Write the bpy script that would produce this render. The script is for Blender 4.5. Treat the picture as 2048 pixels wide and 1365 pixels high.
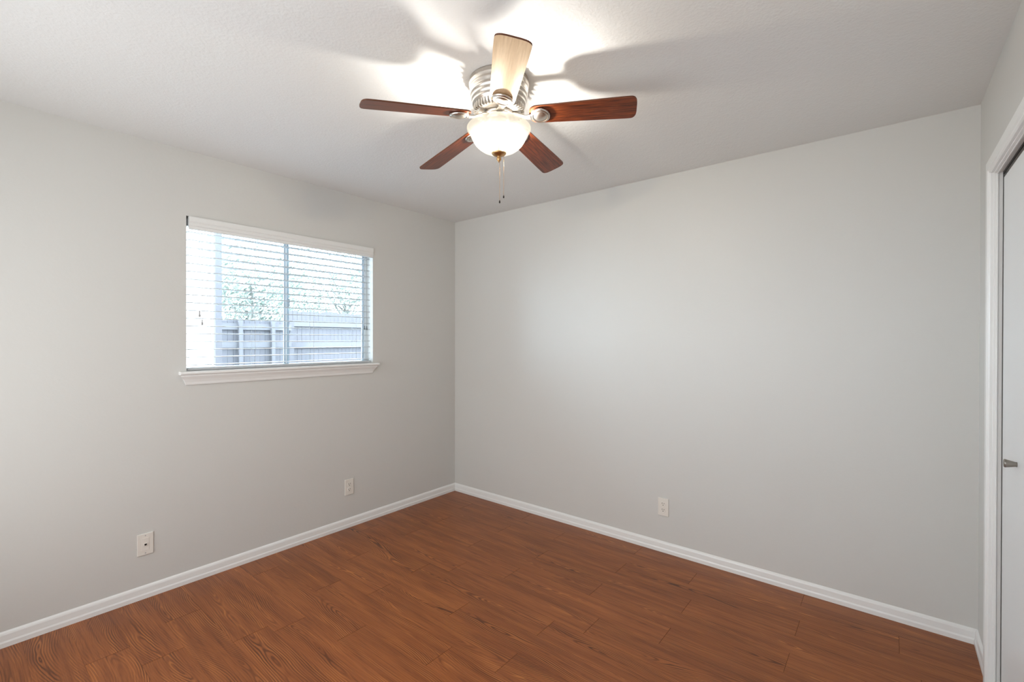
import bpy, bmesh, math, random
from mathutils import Vector, Matrix
for o in list(bpy.data.objects): bpy.data.objects.remove(o)
S = bpy.context.scene
C = S.collection
PI = math.pi

# ------------------------------------------------------------------ room size (metres)
W, H, L = 3.3875, 2.44, 3.55          # width (x), height, depth (towards -y)
WY0, WY1, WZ0, WZ1 = -2.083, -0.868, 1.197, 2.074      # window opening in the left wall
DY0, DY1, DZ = -2.20, -0.362, 2.030                    # closet opening in the right wall
FX, FY = 1.8221, -1.5058                               # ceiling fan axis

# ------------------------------------------------------------------ camera
YAW, PITCH, ROLL, FPX = 0.682129, -0.004545, 0.001240, 927.43
fwd = Vector((-math.sin(YAW)*math.cos(PITCH), math.cos(YAW)*math.cos(PITCH), math.sin(PITCH)))
rgt = Vector((math.cos(YAW), math.sin(YAW), 0)); up = rgt.cross(fwd)
r2 = rgt*math.cos(ROLL) + up*math.sin(ROLL); u2 = up*math.cos(ROLL) - rgt*math.sin(ROLL)
cd = bpy.data.cameras.new('camera'); cam = bpy.data.objects.new('camera', cd); C.objects.link(cam)
cd.sensor_fit = 'HORIZONTAL'; cd.sensor_width = 36; cd.lens = FPX/2048*36; cd.clip_start = .02
M = Matrix((r2, u2, -fwd)).transposed().to_4x4(); M.translation = Vector((3.06899, -2.95420, 1.38131))
cam.matrix_world = M
S.camera = cam

# ------------------------------------------------------------------ sky, sun, fill light, exposure
wd = bpy.data.worlds.new('overcast_sky'); S.world = wd; wd.use_nodes = True
bg = wd.node_tree.nodes['Background']; bg.inputs[0].default_value = (.72, .87, 1, 1); bg.inputs[1].default_value = 16
def lamp(name, kind, loc, energy, col, **kw):
    l = bpy.data.lights.new(name, kind); l.energy = energy; l.color = col
    for k, v in kw.items(): setattr(l, k, v)
    o = bpy.data.objects.new(name, l); C.objects.link(o); o.location = loc; return o
def aim(o, d): o.rotation_euler = Vector(d).to_track_quat('-Z', 'Y').to_euler()
sun = lamp('sun', 'SUN', (2, -4, 8), 6.0, (1, .97, .92), angle=.03); aim(sun, (-.35, .62, -.70))
# added fill light behind the camera, no known source there
fill = lamp('rear_fill_light', 'AREA', (1.55, -L+.06, 1.25), 40, (.935, .97, 1), shape='RECTANGLE', size=2.5, size_y=1.7)
fill.data.spread = math.radians(165); aim(fill, (0, 1, 0.06))
S.view_settings.view_transform = 'Standard'; S.view_settings.look = 'None'
S.view_settings.exposure = 0; S.view_settings.gamma = 1; S.view_settings.use_curve_mapping = False

# ------------------------------------------------------------------ material helpers
def lin(c): return tuple((x/255/12.92 if x/255 <= .04045 else ((x/255+.055)/1.055)**2.4) for x in c)
class NT:
    def __init__(s, name):
        s.m = bpy.data.materials.new(name); s.m.use_nodes = True; s.t = s.m.node_tree
        s.b = s.t.nodes['Principled BSDF']; s.out = s.t.nodes['Material Output']
    def n(s, t, **kw):
        x = s.t.nodes.new(t)
        for k, v in kw.items(): setattr(x, k, v)
        return x
    def put(s, sock, v):
        if hasattr(v, 'node'): s.t.links.new(v, sock)
        elif isinstance(v, (tuple, list)): sock.default_value = (*v, 1) if len(v) == 3 and sock.type == 'RGBA' else v
        else: sock.default_value = v
    def math(s, op, a, b=0.0, c=0.0, clamp=False):
        x = s.n('ShaderNodeMath', operation=op, use_clamp=clamp)
        s.put(x.inputs[0], a); s.put(x.inputs[1], b); s.put(x.inputs[2], c); return x.outputs[0]
    def noise(s, vec, scale=5, detail=2, rough=.5):
        x = s.n('ShaderNodeTexNoise'); s.put(x.inputs['Vector'], vec)
        s.put(x.inputs['Scale'], scale); s.put(x.inputs['Detail'], detail); s.put(x.inputs['Roughness'], rough); return x.outputs[0]
    def xyz(s, x, y, z):
        k = s.n('ShaderNodeCombineXYZ'); s.put(k.inputs[0], x); s.put(k.inputs[1], y); s.put(k.inputs[2], z); return k.outputs[0]
    def mix(s, f, a, b):
        k = s.n('ShaderNodeMix', data_type='RGBA'); s.put(k.inputs[0], f); s.put(k.inputs[6], a); s.put(k.inputs[7], b); return k.outputs[2]
    def ss(s, v, a, b):
        k = s.n('ShaderNodeMapRange', interpolation_type='SMOOTHSTEP'); s.put(k.inputs[0], v); s.put(k.inputs[1], a); s.put(k.inputs[2], b); return k.outputs[0]
    def objco(s): return s.n('ShaderNodeTexCoord').outputs['Object']
    def bump(s, h, strength, dist=.001):
        k = s.n('ShaderNodeBump'); s.put(k.inputs['Height'], h); s.put(k.inputs['Strength'], strength); s.put(k.inputs['Distance'], dist)
        s.t.links.new(k.outputs[0], s.b.inputs['Normal'])
    def set(s, col, rough=.5, metal=0, spec=.5):
        s.put(s.b.inputs['Base Color'], col); s.put(s.b.inputs['Roughness'], rough)
        s.put(s.b.inputs['Metallic'], metal); s.put(s.b.inputs['Specular IOR Level'], spec); return s
def paint(name, srgb, rough=.5, spec=.4, var=.03, scale=3.0):
    k = NT(name); co = k.objco(); c = lin(srgb)
    f = k.noise(co, scale, 3)
    k.set(k.mix(f, tuple(x*(1-var) for x in c), tuple(x*(1+var) for x in c)), rough, 0, spec); return k
def wallmat(name, srgb, rough, scale, strength, spec=.3):
    k = paint(name, srgb, rough, spec, .012, 1.3); co = k.n('ShaderNodeNewGeometry').outputs['Position']
    h = k.math('ADD', k.noise(co, scale, 3, .55), k.math('MULTIPLY', k.noise(co, scale*.35, 2), .6))
    k.bump(h, strength, .004); return k.m
M_wall = wallmat('wall_paint', (211, 210, 206), .42, 75, .11)
M_ceil = wallmat('ceiling_paint', (228, 228, 226), .75, 95, .36)
M_trim = paint('trim_paint', (236, 236, 234), .32, .45, .01).m
M_door = paint('door_paint', (232, 233, 233), .35, .45, .01).m
M_plate = paint('plastic_plate', (230, 225, 217), .35, .5, .01).m
M_hole = paint('slot_dark', (42, 36, 32), .7, .2, .01).m
M_slat = paint('blind_white', (198, 201, 204), .4, .4, .01).m
M_valance = paint('valance_white', (230, 230, 228), .4, .4, .01).m
M_cord = paint('cord', (205, 205, 205), .8, .2, .02).m
M_tassel = paint('tassel_grey', (172, 170, 170), .6, .3, .02).m
M_tassel2 = paint('tassel_dark', (120, 128, 132), .6, .3, .02).m
M_alu = paint('window_aluminium', (182, 194, 204), .45, .5, .02).m
M_vinyl = paint('window_white', (235, 238, 240), .4, .4, .01).m
M_track = paint('track_dark', (52, 50, 48), .5, .4, .02).m
def metal(name, srgb, rough, aniso=False):
    k = NT(name); co = k.objco()
    f = k.noise(co, 60, 2); k.set(lin(srgb), k.math('ADD', k.math('MULTIPLY', f, .12), rough-.06), 1.0); return k.m
M_nickel = metal('brushed_nickel', (208, 202, 194), .30)
M_pull = metal('pull_nickel', (150, 145, 138), .38)
M_brass = metal('finial_bronze', (196, 158, 110), .35)
def emis(name, col, e):
    k = NT(name); k.set(col, .4); k.put(k.b.inputs['Emission Color'], col); k.put(k.b.inputs['Emission Strength'], e); return k.m
def glassmat():
    k = NT('clear_glass'); k.t.nodes.remove(k.b)
    tr = k.n('ShaderNodeBsdfTransparent'); gl = k.n('ShaderNodeBsdfGlossy'); gl.inputs['Roughness'].default_value = .02
    lw = k.n('ShaderNodeFresnel'); lw.inputs[0].default_value = 1.25
    mx = k.n('ShaderNodeMixShader'); tr.inputs[0].default_value = (.95, .975, .98, 1)
    k.t.links.new(lw.outputs[0], mx.inputs[0]); k.t.links.new(tr.outputs[0], mx.inputs[1]); k.t.links.new(gl.outputs[0], mx.inputs[2])
    k.t.links.new(mx.outputs[0], k.out.inputs[0]); return k.m
M_glass = glassmat()
def bowlmat():      # frosted alabaster glass, lit from inside: brightest round the bulbs, creamier at rim and foot
    k = NT('alabaster_glass'); k.t.nodes.remove(k.b); co = k.objco()
    sp = k.n('ShaderNodeSeparateXYZ'); k.t.links.new(co, sp.inputs[0])
    z = k.math('ADD', sp.outputs[2], 2.44)
    f = k.math('MULTIPLY', k.ss(z, 2.140, 2.172), k.ss(z, 2.238, 2.205))
    n = k.noise(co, 14, 3)
    em = k.n('ShaderNodeEmission'); k.put(em.inputs[0], k.mix(f, (1, .92, .77), (1, .97, .90)))
    k.put(em.inputs[1], k.math('ADD', k.math('MULTIPLY', f, 1.1), k.math('ADD', 1.12, k.math('MULTIPLY', n, .2))))
    gl = k.n('ShaderNodeBsdfGlossy'); gl.inputs['Roughness'].default_value = .25
    m0 = k.n('ShaderNodeMixShader'); m0.inputs[0].default_value = .05
    k.t.links.new(em.outputs[0], m0.inputs[1]); k.t.links.new(gl.outputs[0], m0.inputs[2])
    tp = k.n('ShaderNodeBsdfTransparent'); k.put(tp.inputs[0], (1, .96, .88)); m2 = k.n('ShaderNodeMixShader'); m2.inputs[0].default_value = .60
    k.t.links.new(m0.outputs[0], m2.inputs[1]); k.t.links.new(tp.outputs[0], m2.inputs[2])
    k.t.links.new(m2.outputs[0], k.out.inputs[0]); return k.m
M_bowl = bowlmat()
def bladewood(name, dark, mid, light, rough):
    k = NT(name); uv = k.n('ShaderNodeUVMap', uv_map='grain'); sp = k.n('ShaderNodeSeparateXYZ'); k.t.links.new(uv.outputs[0], sp.inputs[0])
    u, v = sp.outputs[0], sp.outputs[1]
    a = k.noise(k.xyz(k.math('MULTIPLY', u, 7), k.math('MULTIPLY', v, 160), 0), 1, 4, .6)
    b = k.noise(k.xyz(k.math('MULTIPLY', u, 14), k.math('MULTIPLY', v, 420), 3), 1, 2, .6)
    c = k.mix(k.ss(a, .3, .7), lin(dark), lin(mid)); c = k.mix(k.math('MULTIPLY', k.ss(b, .52, .75), .6), c, lin(light))
    k.set(c, rough, 0, .5); return k.m
M_blade = bladewood('rosewood_blade', (66, 28, 14), (124, 58, 28), (168, 92, 46), .30)
M_maple = bladewood('maple_blade', (178, 142, 104), (198, 164, 124), (210, 180, 144), .34)
M_bladeedge = paint('blade_edge', (96, 56, 36), .5, .4, .05).m

def floormat():
    k = NT('oak_laminate'); t = k.t
    uv = k.n('ShaderNodeUVMap', uv_map='plank'); sp = k.n('ShaderNodeSeparateXYZ'); t.links.new(uv.outputs[0], sp.inputs[0]); u, v = sp.outputs[0], sp.outputs[1]
    sd = k.n('ShaderNodeUVMap', uv_map='seed'); s2 = k.n('ShaderNodeSeparateXYZ'); t.links.new(sd.outputs[0], s2.inputs[0]); sa, sb = s2.outputs[0], s2.outputs[1]
    mul = lambda a, b: k.math('MULTIPLY', a, b); add = lambda a, b: k.math('ADD', a, b); sub = lambda a, b: k.math('SUBTRACT', a, b)
    z1 = mul(sa, 91.0); z2 = mul(sb, 57.0)
    cen = mul(sub(k.noise(k.xyz(mul(u, 1.1), z1, 0), 1, 1), .5), .30)
    hh = mul(sub(k.noise(k.xyz(mul(u, 2.3), z2, 5), 1, 1.0), add(.36, mul(sb, .28))), .105)
    v1 = sub(v, cen)
    wob = mul(sub(k.noise(k.xyz(mul(u, 3.2), mul(v, 16), z1), 1, 2, .5), .5), .012)
    wob2 = mul(sub(k.noise(k.xyz(mul(u, 13), mul(v, 55), z2), 1, 1), .5), .0040)
    d = add(add(k.math('SQRT', add(mul(v1, v1), mul(hh, hh))), wob), wob2)
    per = add(.0075, mul(k.noise(k.xyz(mul(u, 1), mul(v, 9), z2), 1, 1), .004))
    ring = k.math('SINE', mul(d, 2*PI/.0082))
    dark = k.ss(ring, .10, .95); lite = k.ss(mul(ring, -1), .1, 1.0)
    # how strongly the figure shows: long patches along the plank
    vis = k.ss(k.noise(k.xyz(mul(u, 1.7), mul(v, 14), add(z2, 9)), 1, 2), .44, .70)
    vis2 = k.ss(k.noise(k.xyz(mul(u, 2.6), mul(v, 26), add(z1, 4)), 1, 2), .46, .68)
    fine = k.noise(k.xyz(mul(u, 6), mul(v, 260), z1), 1, 3, .6)
    fine2 = k.noise(k.xyz(mul(u, 40), mul(v, 700), z2), 1, 2, .6)
    blot = k.noise(k.xyz(mul(u, 2.2), mul(v, 20), z2), 1, 3, .55)
    base = k.mix(k.ss(blot, .25, .75), lin((134, 75, 38)), lin((160, 93, 48)))
    strk = k.noise(k.xyz(mul(u, 2.4), mul(v, 95), add(z2, 3)), 1, 3, .6)
    base = k.mix(mul(k.ss(strk, .50, .72), .55), base, lin((98, 50, 28)))
    base = k.mix(mul(k.ss(strk, .48, .30), .45), base, lin((160, 96, 54)))
    base = k.mix(mul(k.ss(fine, .45, .72), .60), base, lin((104, 56, 30)))
    base = k.mix(mul(k.ss(fine2, .52, .75), .40), base, lin((150, 92, 54)))
    c = k.mix(mul(lite, add(.06, mul(vis2, .68))), base, lin((190, 120, 62)))
    c = k.mix(mul(dark, add(.06, mul(vis, .80))), c, lin((74, 37, 19)))
    # tone of each plank
    tone = add(.95, mul(sa, .10))
    hs = k.n('ShaderNodeHueSaturation'); k.put(hs.inputs['Value'], tone); k.put(hs.inputs['Color'], c); k.put(hs.inputs['Saturation'], 1.0)
    k.set(hs.outputs[0], add(.26, mul(fine, .12)), 0, .30)
    k.bump(add(fine2, mul(dark, -.4)), .10, .0006); return k.m
M_floor = floormat()
M_gap = paint('plank_gap', (62, 34, 20), .8, .2, .02).m

# ------------------------------------------------------------------ mesh helpers
def box(bm, x0, x1, y0, y1, z0, z1, mi=0):
    vs = [bm.verts.new(p) for p in ((x0,y0,z0),(x1,y0,z0),(x1,y1,z0),(x0,y1,z0),(x0,y0,z1),(x1,y0,z1),(x1,y1,z1),(x0,y1,z1))]
    for f in ((3,2,1,0),(4,5,6,7),(0,1,5,4),(1,2,6,5),(2,3,7,6),(3,0,4,7)):
        bm.faces.new([vs[i] for i in f]).material_index = mi
    return vs
def prism(bm, prof, axis, a, b, mi=0, ma=None, mb=None):
    """closed profile of (p,q) extruded along axis 'x' or 'y'; ma / mb shift the ends along the axis by a function of (p,q) for mitres"""
    def pt(p, q, s): return (s, p, q) if axis == 'x' else (p, s, q)
    A = [bm.verts.new(pt(p, q, a + (ma(p, q) if ma else 0))) for p, q in prof]; B = [bm.verts.new(pt(p, q, b + (mb(p, q) if mb else 0))) for p, q in prof]
    n = len(prof)
    for i in range(n): bm.faces.new((A[i], A[(i+1) % n], B[(i+1) % n], B[i])).material_index = mi
    bm.faces.new(A[::-1]).material_index = mi; bm.faces.new(B).material_index = mi
def lathe(bm, prof, n=48, cx=0, cy=0, mi=0, smooth=True):
    rings = []
    for r, z in prof:
        if r < 1e-6: rings.append([bm.verts.new((cx, cy, z))])
        else: rings.append([bm.verts.new((cx+r*math.cos(2*PI*i/n), cy+r*math.sin(2*PI*i/n), z)) for i in range(n)])
    for A, B in zip(rings, rings[1:]):
        for i in range(n):
            j = (i+1) % n
            if len(A) == 1 and len(B) == 1: continue
            f = bm.faces.new((A[0], B[i], B[j])) if len(A) == 1 else bm.faces.new((A[i], A[j], B[0])) if len(B) == 1 else bm.faces.new((A[i], A[j], B[j], B[i]))
            f.smooth = smooth; f.material_index = mi
def tube(bm, pts, r, n=8, mi=0):
    pts = [Vector(p) for p in pts]; rings = []
    for i, p in enumerate(pts):
        t = (pts[min(i+1, len(pts)-1)] - pts[max(i-1, 0)]).normalized()
        a = t.orthogonal().normalized() if i == 0 else (rings_a - t*rings_a.dot(t)).normalized(); rings_a = a
        b = t.cross(a); rr = r[i] if isinstance(r, (list, tuple)) else r
        rings.append([bm.verts.new(p + (a*math.cos(2*PI*k/n) + b*math.sin(2*PI*k/n))*rr) for k in range(n)])
    for A, B in zip(rings, rings[1:]):
        for k in range(n):
            f = bm.faces.new((A[k], A[(k+1) % n], B[(k+1) % n], B[k])); f.smooth = True; f.material_index = mi
    bm.faces.new(rings[0][::-1]); bm.faces.new(rings[-1])
def obj(name, bm, mats, parent=None, loc=(0,0,0), bevel=0, seg=2, norm=True):
    if norm: bmesh.ops.recalc_face_normals(bm, faces=bm.faces[:])
    me = bpy.data.meshes.new(name); bm.to_mesh(me); bm.free()
    for m in (mats if isinstance(mats, (list, tuple)) else [mats]): me.materials.append(m)
    o = bpy.data.objects.new(name, me); C.objects.link(o); o.location = loc
    if parent: o.parent = parent
    if bevel:
        b = o.modifiers.new('bevel', 'BEVEL'); b.width = bevel; b.segments = seg; b.limit_method = 'ANGLE'; b.angle_limit = .6
    return o
def bmn(): return bmesh.new()
def struct(o): o['kind'] = 'structure'; return o
def thing(name, label, cat, loc=(0,0,0), group=None):
    o = bpy.data.objects.new(name, None); C.objects.link(o); o.location = loc; o.empty_display_size = .1
    o['label'] = label; o['category'] = cat
    if group: o['group'] = group
    return o
def tag(o, label, cat, group=None):
    o['label'] = label; o['category'] = cat
    if group: o['group'] = group
    return o

# ------------------------------------------------------------------ room shell
T = .13
PW, PL = .1515, .914
rowoff = {0: 2.72, 1: 2.197, 2: 1.822, 3: 1.349, 4: 1.822, 5: 1.352, 6: 1.05, 7: 1.803, 8: 1.37, 9: 1.810, 10: 1.556, 11: 1.12, 12: .83, 13: .762, 14: .35, 15: .63}
random.seed(11)
bm = bmn(); box(bm, 0, W, -L, 0, -.06, -.0015, 1)
uvl = bm.loops.layers.uv.new('plank'); sdl = bm.loops.layers.uv.new('seed')
row = 0
while row*PW < L:
    y1 = -row*PW; y0 = max(-L, y1-PW); x = rowoff.get(row, random.random()*PL) % PL - PL
    while x < W:
        a, b = max(0, x), min(W, x+PL)
        if b-a > .01:
            g = .0006; gl = .00015
            xa, xb = a+(g if a > 0 else 0), b-(g if b < W else 0)
            sa, sb = random.random(), random.random()
            q = [(xa, y0+gl), (xb, y0+gl), (xb, y1-gl), (xa, y1-gl)]
            vs = [bm.verts.new((px, py, 0)) for px, py in q]; lo = [bm.verts.new((px, py, -.0015)) for px, py in q]
            fs = [bm.faces.new(vs)] + [bm.faces.new((lo[i], lo[(i+1) % 4], vs[(i+1) % 4], vs[i])) for i in range(4)]
            for i, f in enumerate(fs):
                f.material_index = 0 if i == 0 else 1
                for lp in f.loops:
                    c = lp.vert.co; lp[uvl].uv = (c.x-x, c.y-(y1-PW/2)); lp[sdl].uv = (sa, sb)
        x += PL
    row += 1
struct(obj('floor', bm, [M_floor, M_gap], norm=False))
bm = bmn(); box(bm, -T, W+T+.6, -L-T, T, H, H+.1); struct(obj('ceiling', bm, M_ceil))
bm = bmn()                                     # left wall with the window opening
box(bm, -T, 0, -L, WY0, 0, H); box(bm, -T, 0, WY1, 0, 0, H); box(bm, -T, 0, WY0, WY1, 0, WZ0-.02); box(bm, -T, 0, WY0, WY1, WZ1, H)
struct(obj('wall_left', bm, M_wall))
bm = bmn(); box(bm, -T, W+T, 0, T, 0, H); struct(obj('wall_back', bm, M_wall))
bm = bmn(); box(bm, W, W+T, DY1+.018, 0, 0, H); box(bm, W, W+T, -L, DY0-.018, 0, H); box(bm, W, W+T, DY0-.018, DY1+.018, DZ+.018, H)
struct(obj('wall_right', bm, M_wall))
bm = bmn(); box(bm, -T, .25, -L-T, -L, 0, H); box(bm, 2.85, W+T, -L-T, -L, 0, H); box(bm, .25, 2.85, -L-T, -L, 0, .45); box(bm, .25, 2.85, -L-T, -L, 2.25, H)
struct(obj('wall_front', bm, M_wall))
# closet recess behind the doors
bm = bmn(); box(bm, W+T+.45, W+T+.55, DY0-.1, DY1+.1, 0, H); box(bm, W+T, W+T+.45, DY0-.1, DY0-.02, 0, H); box(bm, W+T, W+T+.45, DY1+.02, DY1+.1, 0, H); box(bm, W, W+T+.45, DY0-.02, DY1+.02, -.05, 0)
struct(obj('wall_closet', bm, M_wall))
# baseboards
bprof = [(0, 0), (.0135, 0), (.0135, .020), (.0105, .028), (.0092, .054), (.0068, .061), (.0015, .0680), (0, .0680)]
bm = bmn(); prism(bm, [(p, q) for p, q in bprof], 'y', -L, -.0005, mb=lambda p, q: -p); struct(obj('baseboard_left', bm, M_trim))
bm = bmn(); prism(bm, [(-p, q) for p, q in bprof], 'x', .0005, W-.0005, ma=lambda p, q: -p, mb=lambda p, q: p); struct(obj('baseboard_back', bm, M_trim))
bm = bmn(); prism(bm, [(W-p, q) for p, q in bprof], 'y', DY1+.0535, -.0005, mb=lambda p, q: p-W); struct(obj('baseboard_right', bm, M_trim))

# ------------------------------------------------------------------ closet opening: casing, jamb, doors
CW = .052; CP = .0185
cp = [(0, 0), (CP*.72, 0), (CP, .004), (CP, CW-.014), (CP*.8, CW-.010), (CP*.8, CW-.004), (CP*.55, CW), (0, CW)]     # (projection, across from the outer edge)
bm = bmn()
def casing_strip(bm, pts_a, pts_b):
    n = len(pts_a); A = [bm.verts.new(p) for p in pts_a]; B = [bm.verts.new(p) for p in pts_b]
    for i in range(n): bm.faces.new((A[i], A[(i+1) % n], B[(i+1) % n], B[i]))
    bm.faces.new(A[::-1]); bm.faces.new(B)
oy = DY1+CW+.004-.002; oz = DZ+CW+.004
casing_strip(bm, [(W-p, oy-q, 0) for p, q in cp], [(W-p, oy-q, oz-q) for p, q in cp])
oy2 = DY0-CW-.002
casing_strip(bm, [(W-p, oy-q, oz-q) for p, q in cp], [(W-p, oy2+q, oz-q) for p, q in cp])
casing_strip(bm, [(W-p, oy2+q, oz-q) for p, q in cp], [(W-p, oy2+q, 0) for p, q in cp])
struct(obj('trim_1', bm, M_trim))
bm = bmn()                                     # jamb lining with a small stop bead
box(bm, W-.002, W+.0235, DY1, DY1+.018, 0, DZ+.018); box(bm, W-.002, W+T, DY0-.018, DY0, 0, DZ+.018); box(bm, W-.002, W+T, DY0, DY1, DZ, DZ+.018)
box(bm, W+.006, W+.011, DY1-.004, DY1, 0, DZ); box(bm, W+.006, W+.011, DY0, DY1, DZ-.004, DZ)
struct(obj('trim_2', bm, M_trim, bevel=.0012))
d1 = bpy.data.objects.new('door_1', None); C.objects.link(d1); d1.location = (W+.0225, DY1-.022, 0); struct(d1)
DX = W+.0225
bm = bmn(); box(bm, 0, .034, -.90, 0, .012, DZ-.026); obj('door_panel', bm, M_door, d1, bevel=.002)
bm = bmn(); lathe(bm, [(0, .0315), (.0125, .0315), (.0142, .0295), (.0140, .027), (.0082, 0.004), (.0086, 0), (0, 0)], 28)
k = obj('pull_knob', bm, M_pull, d1, loc=(0, -.645-(DY1-.022), .955)); k.rotation_euler = (0, -PI/2, 0); k['label'] = 'tapered brushed nickel knob'
bm = bmn(); box(bm, .036, .040, DY0-DY1+.022, .020, DZ-.030, DZ-.0005); box(bm, .0, .004, DY0-DY1+.022, .018, DZ-.008, DZ-.0005); obj('door_track', bm, M_track, d1)
d2 = bpy.data.objects.new('door_2', None); C.objects.link(d2); d2.location = (W+.068, -1.26, 0); struct(d2)
bm = bmn(); box(bm, 0, .034, -.92, 0, .012, DZ-.026); obj('door_panel', bm, M_door, d2, bevel=.002)

# ------------------------------------------------------------------ window in the left wall
w1 = bpy.data.objects.new('window_1', None); C.objects.link(w1); w1.location = (0, (WY0+WY1)/2, WZ0); struct(w1)
OW = Vector(w1.location)
def wbox(name, mats, bxs, parent=w1, bevel=.001, off=OW):
    bm = bmn()
    for b in bxs: box(bm, b[0]-off.x, b[1]-off.x, b[2]-off.y, b[3]-off.y, b[4]-off.z, b[5]-off.z)
    return obj(name, bm, mats, parent, bevel=bevel)
wbox('window_frame', M_vinyl, [(-.125, -.085, WY0, WY0+.006, WZ0, WZ1), (-.125, -.085, WY1-.018, WY1, WZ0, WZ1), (-.125, -.085, WY0, WY1, WZ0-.018, WZ0+.016), (-.125, -.085, WY0, WY1, WZ1-.02, WZ1)])
MY = -1.476
for y0, y1, x0 in ((WY0+.004, MY+.018, -.118), (MY-.022, WY1-.018, -.104)):
    near = x0 > -.11
    sw0, sw1 = (.010, .015) if near else (.007, .026)
    s = wbox('sash', M_alu, [(x0, x0+.012, y0, y0+sw0, WZ0+.014, WZ1-.02), (x0, x0+.012, y1-sw1, y1, WZ0+.014, WZ1-.02),
                             (x0, x0+.012, y0, y1, WZ0+.010, WZ0+.016), (x0, x0+.012, y0, y1, WZ1-.032, WZ1-.02)])
    bm = bmn(); box(bm, x0+.004-OW.x, x0+.008-OW.x, y0+.004-OW.y, y1-.010-OW.y, WZ0+.012-OW.z, WZ1-.028-OW.z)
    obj('glass_pane', bm, M_glass, s)
wbox('glazing_bead', M_vinyl, [(-.1040, -.0915, MY-.0125, MY-.0015, WZ0+.014, WZ1-.02)])
wbox('latch', M_alu, [(-.092, -.080, MY-.006, MY+.012, 1.60, 1.65)])
# stool and apron
bm = bmn(); sp = [(-.086, -.020), (.034, -.020), (.040, -.016), (.042, -.010), (.040, -.004), (.034, 0), (-.086, 0)]
sY0, sY1 = -2.121, -.833
def notch(bm):
    prism(bm, [(p, q-.0) for p, q in sp if p > -.02] + [(0, 0), (0, -.020)], 'y', sY0-OW.y, sY1-OW.y)
    box(bm, -.086, .001, WY0-OW.y, WY1-OW.y, -.020, 0)
notch(bm); obj('window_sill', bm, M_trim, w1, bevel=.001)
ap = [(0, -.0780), (.0085, -.0780), (.0105, -.074), (.0125, -.062), (.019, -.046), (.027, -.033), (.0295, -.0285), (.0295, -.0205), (0, -.0205)]
bm = bmn(); prism(bm, ap, 'y', -2.0895+.002-OW.y, -.877-OW.y, ma=lambda p, q: -max(0, p-.0085)*1.45, mb=lambda p, q: max(0, p-.0085)*1.45); obj('apron', bm, M_trim, w1)

# unseen window added behind the fill light: frame plus an opaque panel
w2 = bpy.data.objects.new('added_window', None); C.objects.link(w2); w2.location = (1.55, -L-.06, .45); struct(w2)
bm = bmn(); box(bm, -1.3, -1.26, -.03, .03, 0, 1.8); box(bm, 1.26, 1.3, -.03, .03, 0, 1.8); box(bm, -1.3, 1.3, -.03, .03, 0, .04); box(bm, -1.3, 1.3, -.03, .03, 1.76, 1.8); obj('window_frame', bm, M_vinyl, w2)
bm = bmn(); box(bm, -1.27, 1.27, .032, .040, -.02, 1.80); obj('added_blocker', bm, M_vinyl, w2)  # added opaque panel, keeps sun and sky out of the opening

# ------------------------------------------------------------------ blind
OB = Vector((-.03, (WY0+WY1)/2, WZ1))
bl = thing('window_blind', 'white horizontal slat blind lowered over the window with its slats open', 'blind', OB)
BY0, BY1 = WY0+.009, WY1-.012
def bobj(name, bm, m, parent=bl, **kw):
    bmesh.ops.translate(bm, vec=-OB, verts=bm.verts[:]); return obj(name, bm, m, parent, **kw)
vp = [(-.022, 2.0725), (.011, 2.0725), (.012, 2.066), (.012, 2.044), (.0085, 2.040), (.0085, 2.037), (.0100, 2.034), (.0100, 2.022), (.0055, 2.018), (.0055, 2.015), (.0050, 2.0035), (-.006, 2.0005), (-.006, 2.010), (-.022, 2.060)]
bm = bmn(); prism(bm, vp, 'y', BY0+.003, WY1-.001); bobj('valance', bm, M_valance)
bm = bmn(); box(bm, -.074, -.024, BY0+.002, BY1-.002, 2.022, 2.068); bobj('head_rail', bm, M_slat)
SZ0, SP, SX = 1.9905, .0448, -.046
slat = None
for i in range(18):
    z = SZ0-SP*i
    if slat is None:
        bm = bmn(); n = 6; pr = []
        for j in range(n+1): q = -1+2*j/n; pr.append((q*.0255, .0012*(1-q*q)+.0016))
        pr += [(q, r-.0038) for q, r in pr[::-1]]
        prism(bm, [(SX+q, z+r) for q, r in pr], 'y', BY0, BY1); slat = bobj('slat', bm, M_slat); sz = z
    else:
        s = slat.copy(); C.objects.link(s); s.location = (0, 0, z-sz)
bm = bmn(); box(bm, SX-.026, SX+.026, BY0, BY1, 1.1985, 1.2135); bobj('bottom_rail', bm, M_slat, bevel=.003)
for y in (-1.956, -1.710, -1.329, -1.000):
    bm = bmn()
    for x in (SX+.0275, SX-.0275): tube(bm, [(x, y, 2.03), (x, y, 1.205)], .0007, 6)
    for i in range(18): tube(bm, [(SX+.0275, y, SZ0-SP*i-.0022), (SX-.0275, y, SZ0-SP*i-.0022)], .0005, 5)
    bobj('ladder_cord', bm, M_cord)
def cord(y, z0, m, off=0, kind='lift_cord', long=.020):
    bm = bmn(); x = -.010+off
    tube(bm, [(x, y, 2.004), (x, y+.001, (2.004+z0)/2), (x, y, z0)], .0013 if kind == 'tilt_cord' else .0008, 6); c = bobj(kind, bm, M_tassel if kind == 'tilt_cord' else M_cord)
    bm = bmn(); lathe(bm, [(0, z0+.002), (.0035, z0), (.0042, z0-.004), (.0032, z0-.009), (.0052, z0-long), (.0062, z0-long-.008), (.005, z0-long-.012), (0, z0-long-.013)], 16, x, y)
    t = bobj('tassel', bm, m, c); t['label'] = 'grey bell-shaped tassel'
cord(-2.016, 1.538, M_tassel); cord(-2.003, 1.490, M_tassel, .001)
cord(-.934, 1.478, M_tassel2, 0, 'tilt_cord', .016); cord(-.916, 1.476, M_tassel2, .001, 'tilt_cord', .016)

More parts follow.
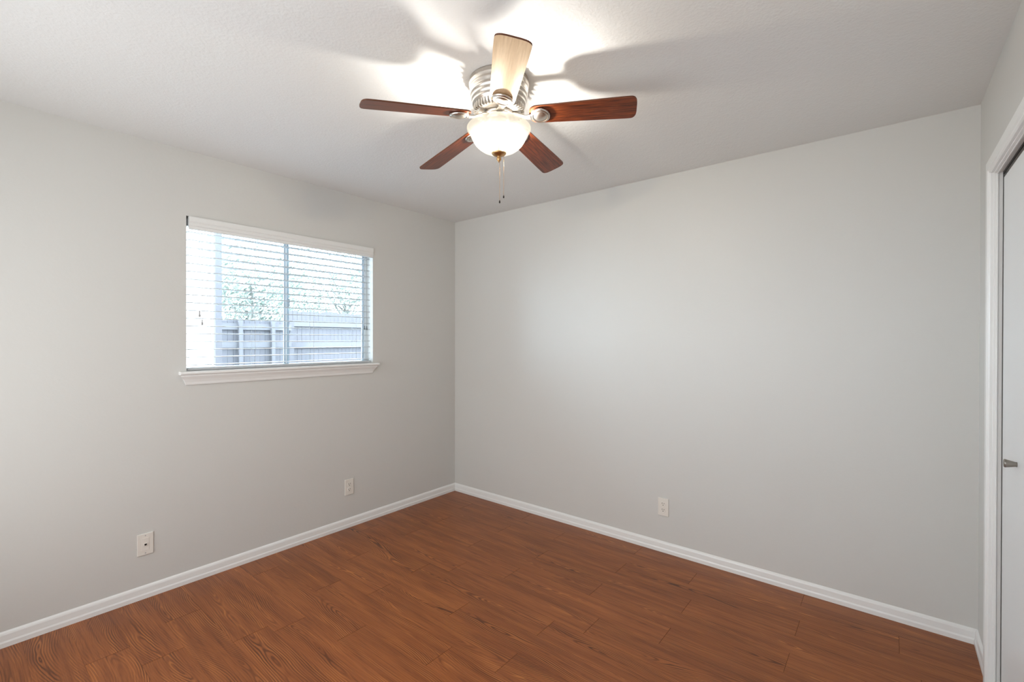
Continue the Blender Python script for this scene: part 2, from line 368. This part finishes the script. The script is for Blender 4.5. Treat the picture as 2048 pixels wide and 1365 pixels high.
# ------------------------------------------------------------------ wall plates
def plate_base(name, label, loc, rz, cat, group=None):
    t = thing(name, label, cat, loc, group); t.rotation_euler = (0, 0, rz)
    bm = bmn(); box(bm, -.035, .035, -.006, 0, -.057, .057); p = obj('cover_plate', bm, M_plate, t, bevel=.0025, seg=3); return t
# local frame: plate faces -y
def outlet(label, loc, rz):
    t = plate_base('wall_outlet', label, loc, rz, 'electrical outlet', 'duplex outlets low on the walls')
    for dz in (.0195, -.0195):
        bm = bmn(); n = 28; ring = []
        for i in range(n):
            a = 2*PI*i/n; x, z = .0170*math.cos(a), .0170*math.sin(a); z = max(-.0140, min(.0140, z)); ring.append((x, z))
        A = [bm.verts.new((x, -.0058, z)) for x, z in ring]; B = [bm.verts.new((x*.96, -.0078, z*.96)) for x, z in ring]
        for i in range(n): bm.faces.new((A[i], A[(i+1) % n], B[(i+1) % n], B[i]))
        bm.faces.new(B); bm.faces.new(A[::-1])
        r = obj('receptacle', bm, M_plate, t, loc=(0, 0, dz))
        for x, hh in ((-.0063, .0042), (.0063, .0034)):
            bm = bmn(); box(bm, x-.0013, x+.0013, -.0081, -.0060, .0045-hh, .0045+hh); obj('blade_slot', bm, M_hole, r)
        bm = bmn(); tube(bm, [(0, -.0060, -.0068), (0, -.0081, -.0068)], .0027, 14); obj('ground_hole', bm, M_hole, r)
    bm = bmn(); tube(bm, [(0, -.0055, 0), (0, -.0070, 0)], .003, 14); obj('screw', bm, M_plate, t)
outlet('white duplex outlet on the window wall, near the room corner', (0, -1.0705, .2945), PI/2)
outlet('white duplex outlet low on the blank wall right of the corner', (1.9385, 0, .2915), 0)
t = plate_base('phone_jack', 'white phone jack plate low on the window wall, below the window', (0, -2.272, .2865), PI/2, 'wall plate')
bm = bmn(); box(bm, -.0165, .0165, -.0070, -.0050, -.0335, .0335); ins = obj('insert', bm, M_plate, t, bevel=.001)
bm = bmn(); box(bm, -.008, .008, -.0095, -.0065, -.008, .006); jk = obj('jack_housing', bm, M_plate, ins, bevel=.001)
bm = bmn(); box(bm, -.005, .005, -.0098, -.008, -.004, .0035); box(bm, -.0025, .0025, -.0098, -.008, -.0058, -.004); obj('jack_port', bm, M_hole, t)
for z in (.046, -.046):
    bm = bmn(); tube(bm, [(0, -.0055, z), (0, -.0068, z)], .0030, 14); obj('screw', bm, M_tassel, t)

# ------------------------------------------------------------------ ceiling fan
fan = thing('ceiling_fan', 'five-blade flush-mount ceiling fan in brushed nickel with a lit frosted bowl', 'ceiling fan', (FX, FY, H))
def Z(z): return z-H
bm = bmn()
prof = [(0, 2.4399), (.121, 2.4399), (.1225, 2.434), (.1215, 2.428), (.1235, 2.424), (.1235, 2.419), (.1190, 2.413), (.1205, 2.406), (.1200, 2.399), (.1160, 2.392),
        (.1165, 2.386), (.1185, 2.381), (.1165, 2.376), (.1120, 2.371), (.1135, 2.366), (.1145, 2.361), (.1115, 2.356), (.1085, 2.351), (.1095, 2.346), (.1090, 2.341), (.1050, 2.337), (.1035, 2.332),
        (.0995, 2.320), (.0920, 2.309), (.0860, 2.305), (.0700, 2.304), (0, 2.304)]
lathe(bm, [(r, Z(z)) for r, z in prof], 72)
for i in range(44):                           # vent ribs round the lower edge
    a = 2*PI*i/44; m = Matrix.Rotation(a, 4, 'Z')
    b = box(bm, .0905, .1045, -.0016, .0016, Z(2.306), Z(2.331)); bmesh.ops.transform(bm, matrix=m, verts=b)
for i in range(18):                           # slots under the ceiling rim
    a = 2*PI*i/18; m = Matrix.Rotation(a, 4, 'Z')
    b = box(bm, .118, .1226, -.0030, .0030, Z(2.4285), Z(2.4335)); bmesh.ops.transform(bm, matrix=m, verts=b)
obj('motor_housing', bm, M_nickel, fan)
bm = bmn()
lathe(bm, [(r, Z(z)) for r, z in [(0, 2.304), (.060, 2.304), (.0645, 2.301), (.0645, 2.296), (.060, 2.293), (.052, 2.292), (.0510, 2.286), (.0475, 2.284), (.0465, 2.262), (.050, 2.258), (.060, 2.252), (.064, 2.246), (.064, 2.238), (0, 2.238)]], 56)
obj('light_fitter', bm, M_nickel, fan)
# rotor: blades sit on a plane that sags a little towards the window side
TH, R0, BR, BW, PIT = -.7788, .128, .5485, .1187, -.2222
TX, TY, DROOP = .0508, .0117, .075
BZ = 2.2535+DROOP*BR-H
def blade_frame(a):
    rad = Vector((math.cos(a), math.sin(a), 0)); tan = Vector((-math.sin(a), math.cos(a), 0))
    rad.z = TX*rad.x+TY*rad.y-DROOP; tan.z = TX*tan.x+TY*tan.y
    rad.normalize(); tan = (tan-rad*tan.dot(rad)).normalized(); nz = rad.cross(tan)
    t2 = tan*math.cos(PIT)+nz*math.sin(PIT); n2 = nz*math.cos(PIT)-tan*math.sin(PIT)
    return rad, tan, nz, t2, n2
def halfw(u):     # u 0..1 along the blade
    w = .047+.0115*min(1, u/.85)
    e0 = max(0, 1-u/.085); w *= math.sqrt(max(0, 1-e0**2.2))*.72+.28 if e0 > 0 else 1
    e1 = max(0, (u-.935)/.065); w *= (1-min(1, e1)**3.0)**.5*.62+.38 if e1 > 0 else 1
    return w
for kk in range(5):
    a = TH+kk*2*PI/5
    rad, tan, nz, t2, n2 = blade_frame(a); base = Vector((0, 0, BZ))
    P = lambda u, v, h: base + rad*u + t2*v + n2*h
    bm = bmn(); uvl = bm.loops.layers.uv.new('grain')
    us = [0, .006, .018, .036, .06, .09, .2, .35, .5, .65, .8, .9, .935, .952, .967, .980, .990, .996, 1]
    rows = {}; loc = {}
    for side, h in ((0, -.0028), (1, .0028)):
        rr = []
        for u in us:
            x = R0+(BR-R0)*u; w = halfw(u)
            r_ = []
            for v in (-w, 0, w):
                vv = bm.verts.new(P(x, v, h)); loc[vv] = (x+kk*3, v+kk); r_.append(vv)
            rr.append(r_)
        rows[side] = rr
    def addf(vs, mi):
        f = bm.faces.new(vs); f.material_index = mi
        for lp in f.loops: lp[uvl].uv = loc[lp.vert]
    for i in range(len(us)-1):
        for j in (0, 1):
            addf((rows[0][i][j], rows[0][i][j+1], rows[0][i+1][j+1], rows[0][i+1][j]), 0)
            addf((rows[1][i][j], rows[1][i+1][j], rows[1][i+1][j+1], rows[1][i][j+1]), 2)
        for j in (0, 2): addf((rows[0][i][j], rows[0][i+1][j], rows[1][i+1][j], rows[1][i][j]), 1)
    for i in (0, -1):
        for j in (0, 1): addf((rows[0][i][j], rows[0][i][j+1], rows[1][i][j+1], rows[1][i][j]), 1)
    b = obj('blade', bm, [M_maple if kk == 0 else M_blade, M_bladeedge, M_blade if kk == 0 else M_maple], fan)
    b['label'] = 'blade turned with its pale maple side down, pointing at the camera' if kk == 0 else 'rosewood blade'
    # iron: curved arm from the flywheel down to a round medallion under the blade
    bm = bmn()
    arm = [(.048, .004), (.072, .003), (.095, -.003), (.112, -.009), (.128, -.011), (.150, -.010)]
    wd_ = [.020, .015, .0115, .011, .014, .020]
    prev = None; prevn = None
    for (x, h), w in zip(arm, wd_):
        c = Vector((0, 0, BZ)) + rad*x + nz*h
        tw = min(1, max(0, (x-.075)/.06)); tt = (tan*(1-tw)+t2*tw).normalized(); nn = rad.cross(tt).normalized()
        ring = [bm.verts.new(c+tt*w*s+nn*.0030*q) for s, q in ((-1, -.6), (-.5, -1.4), (.5, -1.4), (1, -.6), (1, .8), (-1, .8))]
        if prev:
            for i in range(6):
                f = bm.faces.new((prev[i], prev[(i+1) % 6], ring[(i+1) % 6], ring[i])); f.smooth = True
        else: bm.faces.new(ring[::-1])
        prev = ring
    bm.faces.new(prev)
    iron = obj('blade_iron', bm, M_nickel, fan)
    bm = bmn()
    lathe(bm, [(0, -.0030), (.0385, -.0030), (.0400, -.006), (.0400, -.010), (.0370, -.0135), (.0320, -.0155), (.0295, -.0150), (.0280, -.0125), (.0270, -.0135), (.0200, -.0165), (.010, -.0185), (0, -.019)], 40)
    m = Matrix((rad, t2, n2)).transposed().to_4x4(); m.translation = base+rad*.172
    bmesh.ops.transform(bm, matrix=m, verts=bm.verts[:]); obj('medallion', bm, M_nickel, iron)
# glass bowl
bm = bmn()
out = [(.1290, 2.2490), (.1315, 2.2455), (.1312, 2.2405), (.1270, 2.2340), (.1215, 2.2265), (.1165, 2.2170), (.1120, 2.2070), (.1065, 2.1960), (.0985, 2.1835), (.0870, 2.1715), (.0720, 2.1605), (.0540, 2.1515), (.0330, 2.1455), (.0120, 2.1435)]
inn = [(r-.0038 if r > .02 else r, z+.0035) for r, z in out[::-1]]
lathe(bm, [(r, Z(z)) for r, z in out+inn+[out[0]]], 72)
g = obj('glass_bowl', bm, M_bowl, fan); g['label'] = 'glowing frosted alabaster glass bowl'
bm = bmn(); lathe(bm, [(r, Z(z)) for r, z in [(0, 2.147), (.0295, 2.1465), (.0300, 2.1440), (.0270, 2.1400), (.0190, 2.1350), (.0090, 2.1320), (.0060, 2.1290), (.0095, 2.1250), (.0100, 2.1205), (.0075, 2.1150), (.0030, 2.1100), (.0015, 2.1070), (0, 2.1065)]], 36)
obj('finial', bm, M_brass, fan)
bm = bmn(); tube(bm, [(0, 0, Z(2.24)), (0, 0, Z(2.14))], .005, 10); obj('center_rod', bm, M_nickel, fan)
cr = Vector((math.cos(YAW), math.sin(YAW), 0)); cf = Vector((-math.sin(YAW), math.cos(YAW), 0))
for off, zt, zb in ((cr*.0032, 2.108, 1.947), (cr*.0195+cf*.006, 2.138, 1.970)):
    bm = bmn(); tube(bm, [(off.x, off.y, Z(zt)), (off.x, off.y, Z(zb))], .0006, 6)
    z = zt
    while z > zb:
        lathe(bm, [(0, Z(z)+.001), (.0010, Z(z)), (0, Z(z)-.001)], 6, off.x, off.y); z -= .006
    ch = obj('pull_chain', bm, M_brass, fan)
    bm = bmn(); lathe(bm, [(0, Z(zb)+.006), (.0018, Z(zb)+.004), (.0032, Z(zb)-.001), (.0034, Z(zb)-.004), (.002, Z(zb)-.007), (0, Z(zb)-.008)], 14, off.x, off.y)
    f = obj('chain_fob', bm, M_hole, ch); f['label'] = 'small dark chain end'
BA = math.radians(22)
for sgn in (1, -1):
    b = lamp('bulb_light', 'POINT', (sgn*.058*math.cos(BA), sgn*.058*math.sin(BA), Z(2.222)), 16, (1, .955, .88), shadow_soft_size=.011); b.parent = fan

# ------------------------------------------------------------------ outside the window
GZ = -.25
M_grass = paint('lawn_green', (88, 92, 85), .9, .1, .25, 6).m
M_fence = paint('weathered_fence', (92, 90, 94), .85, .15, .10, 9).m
M_rail = paint('fence_rail', (99, 97, 100), .85, .15, .10, 9).m
M_leaf = NT('pale_leaves'); _c = M_leaf.objco(); M_leaf.set(M_leaf.mix(M_leaf.noise(_c, 5, 3), lin((116, 127, 121)), lin((146, 154, 145))), .7, 0, .2); M_leaf = M_leaf.m
M_bark = paint('bark', (138, 136, 132), .9, .1, .2, 12).m
M_wing = paint('white_screen', (240, 240, 240), .7, .2, .01).m
bm = bmn(); box(bm, -30, 6, -12, 22, GZ-.1, GZ); o = struct(obj('ground', bm, M_grass))
bm = bmn(); box(bm, -3.9, -2.2, -1.2267, -1.170, GZ, 3.1)
scr = thing('privacy_screen', 'tall white screen panel standing outside the left end of the window', 'screen', (-3.05, -1.20, GZ))
bmesh.ops.translate(bm, vec=(3.05, 1.20, -GZ), verts=bm.verts[:]); obj('panel', bm, M_wing, scr, bevel=.004)
bm = bmn(); box(bm, .851, .90, -.0267, .034, 0, 3.1-GZ); pe = obj('painted_end_shade', bm, M_fence, scr, bevel=.003); pe['label'] = 'end of the panel with its shade painted in grey'  # grey strip paints in the shade on the panel's end face
def fence(label, x, y0, y1, top, rails, posts, seed):
    random.seed(seed); t = thing('wooden_fence', label, 'fence', (x, (y0+y1)/2, GZ)); yc = (y0+y1)/2
    bm = bmn(); y = y0
    while y < y1:
        w = .068; h = top+random.uniform(-.012, .012)
        box(bm, -.018+random.uniform(-.004, .004), 0, y-yc, y+w-yc, .02, h-GZ); y += w+random.uniform(.001, .004)
    obj('board_panel', bm, M_fence, t)
    for z in rails:
        bm = bmn(); box(bm, .001, .040, y0-yc, y1-yc, z-.045-GZ, z+.045-GZ); obj('rail', bm, M_rail, t)
    for p in posts:
        bm = bmn(); box(bm, .041, .090, p-.025-yc, p+.025-yc, 0, top+.02-GZ); obj('post', bm, M_rail, t)
fence('weathered board fence with rails, left of the window mullion', -4.0, -1.1, .40, 1.640, (1.55, 1.30, .3), (-.327, .113), 3)
fence('taller weathered board fence, right of the window mullion', -4.2, .46, 4.6, 1.815, (1.62, 1.28, .3), (2.2,), 5)
def tree(label, x, y, z, rx, ry, rz, n, seed, leaf):
    random.seed(seed); t = thing('tree', label, 'tree', (x, y, GZ), 'trees beyond the fence')
    bm = bmn(); z0 = z-GZ
    tube(bm, [(0, 0, -.05), (.05, .02, z0*.5), (-.05, .05, z0)], [.14, .10, .05], 10)
    for i in range(14):
        a = random.uniform(0, 2*PI); e = random.uniform(-.4, .9); s = random.uniform(.5, .85)
        tip = Vector((rx*s*math.cos(a), ry*s*math.sin(a), z0+rz*s*e)); st = Vector((0, .03, z0*random.uniform(.55, .95)))
        mid = (st+tip)/2+Vector((random.uniform(-.2, .2), random.uniform(-.2, .2), .1)); tube(bm, [st, mid, tip], [.035, .02, .008], 6)
    obj('trunk', bm, M_bark, t)
    bm = bmn(); cl = []
    for i in range(46):
        while True:
            v = Vector([random.uniform(-1, 1) for _ in range(3)])
            if .25 < v.length < 1: break
        cl.append(Vector((v.x*rx, v.y*ry, z0+v.z*rz)))
    for i in range(n):
        c = random.choice(cl) + Vector([random.gauss(0, .26) for _ in range(3)])
        d = Vector([random.gauss(0, 1) for _ in range(3)]).normalized(); e = d.orthogonal().normalized(); q = d.cross(e); s = leaf*random.uniform(.6, 1.3)
        bm.faces.new([bm.verts.new(c+e*s), bm.verts.new(c+q*s*.45+d*s*.12), bm.verts.new(c-e*s), bm.verts.new(c-q*s*.45+d*s*.12)])
    obj('crown', bm, M_leaf, t, norm=False)
tree('loose pale tree behind the fence, left of the window mullion', -7.4, 1.15, 2.35, .9, 1.0, 1.1, 6500, 2, .045)
tree('broad pale tree behind the fence, right of the window mullion', -10.4, 5.2, 2.9, 1.5, 2.0, 1.7, 9000, 7, .055)
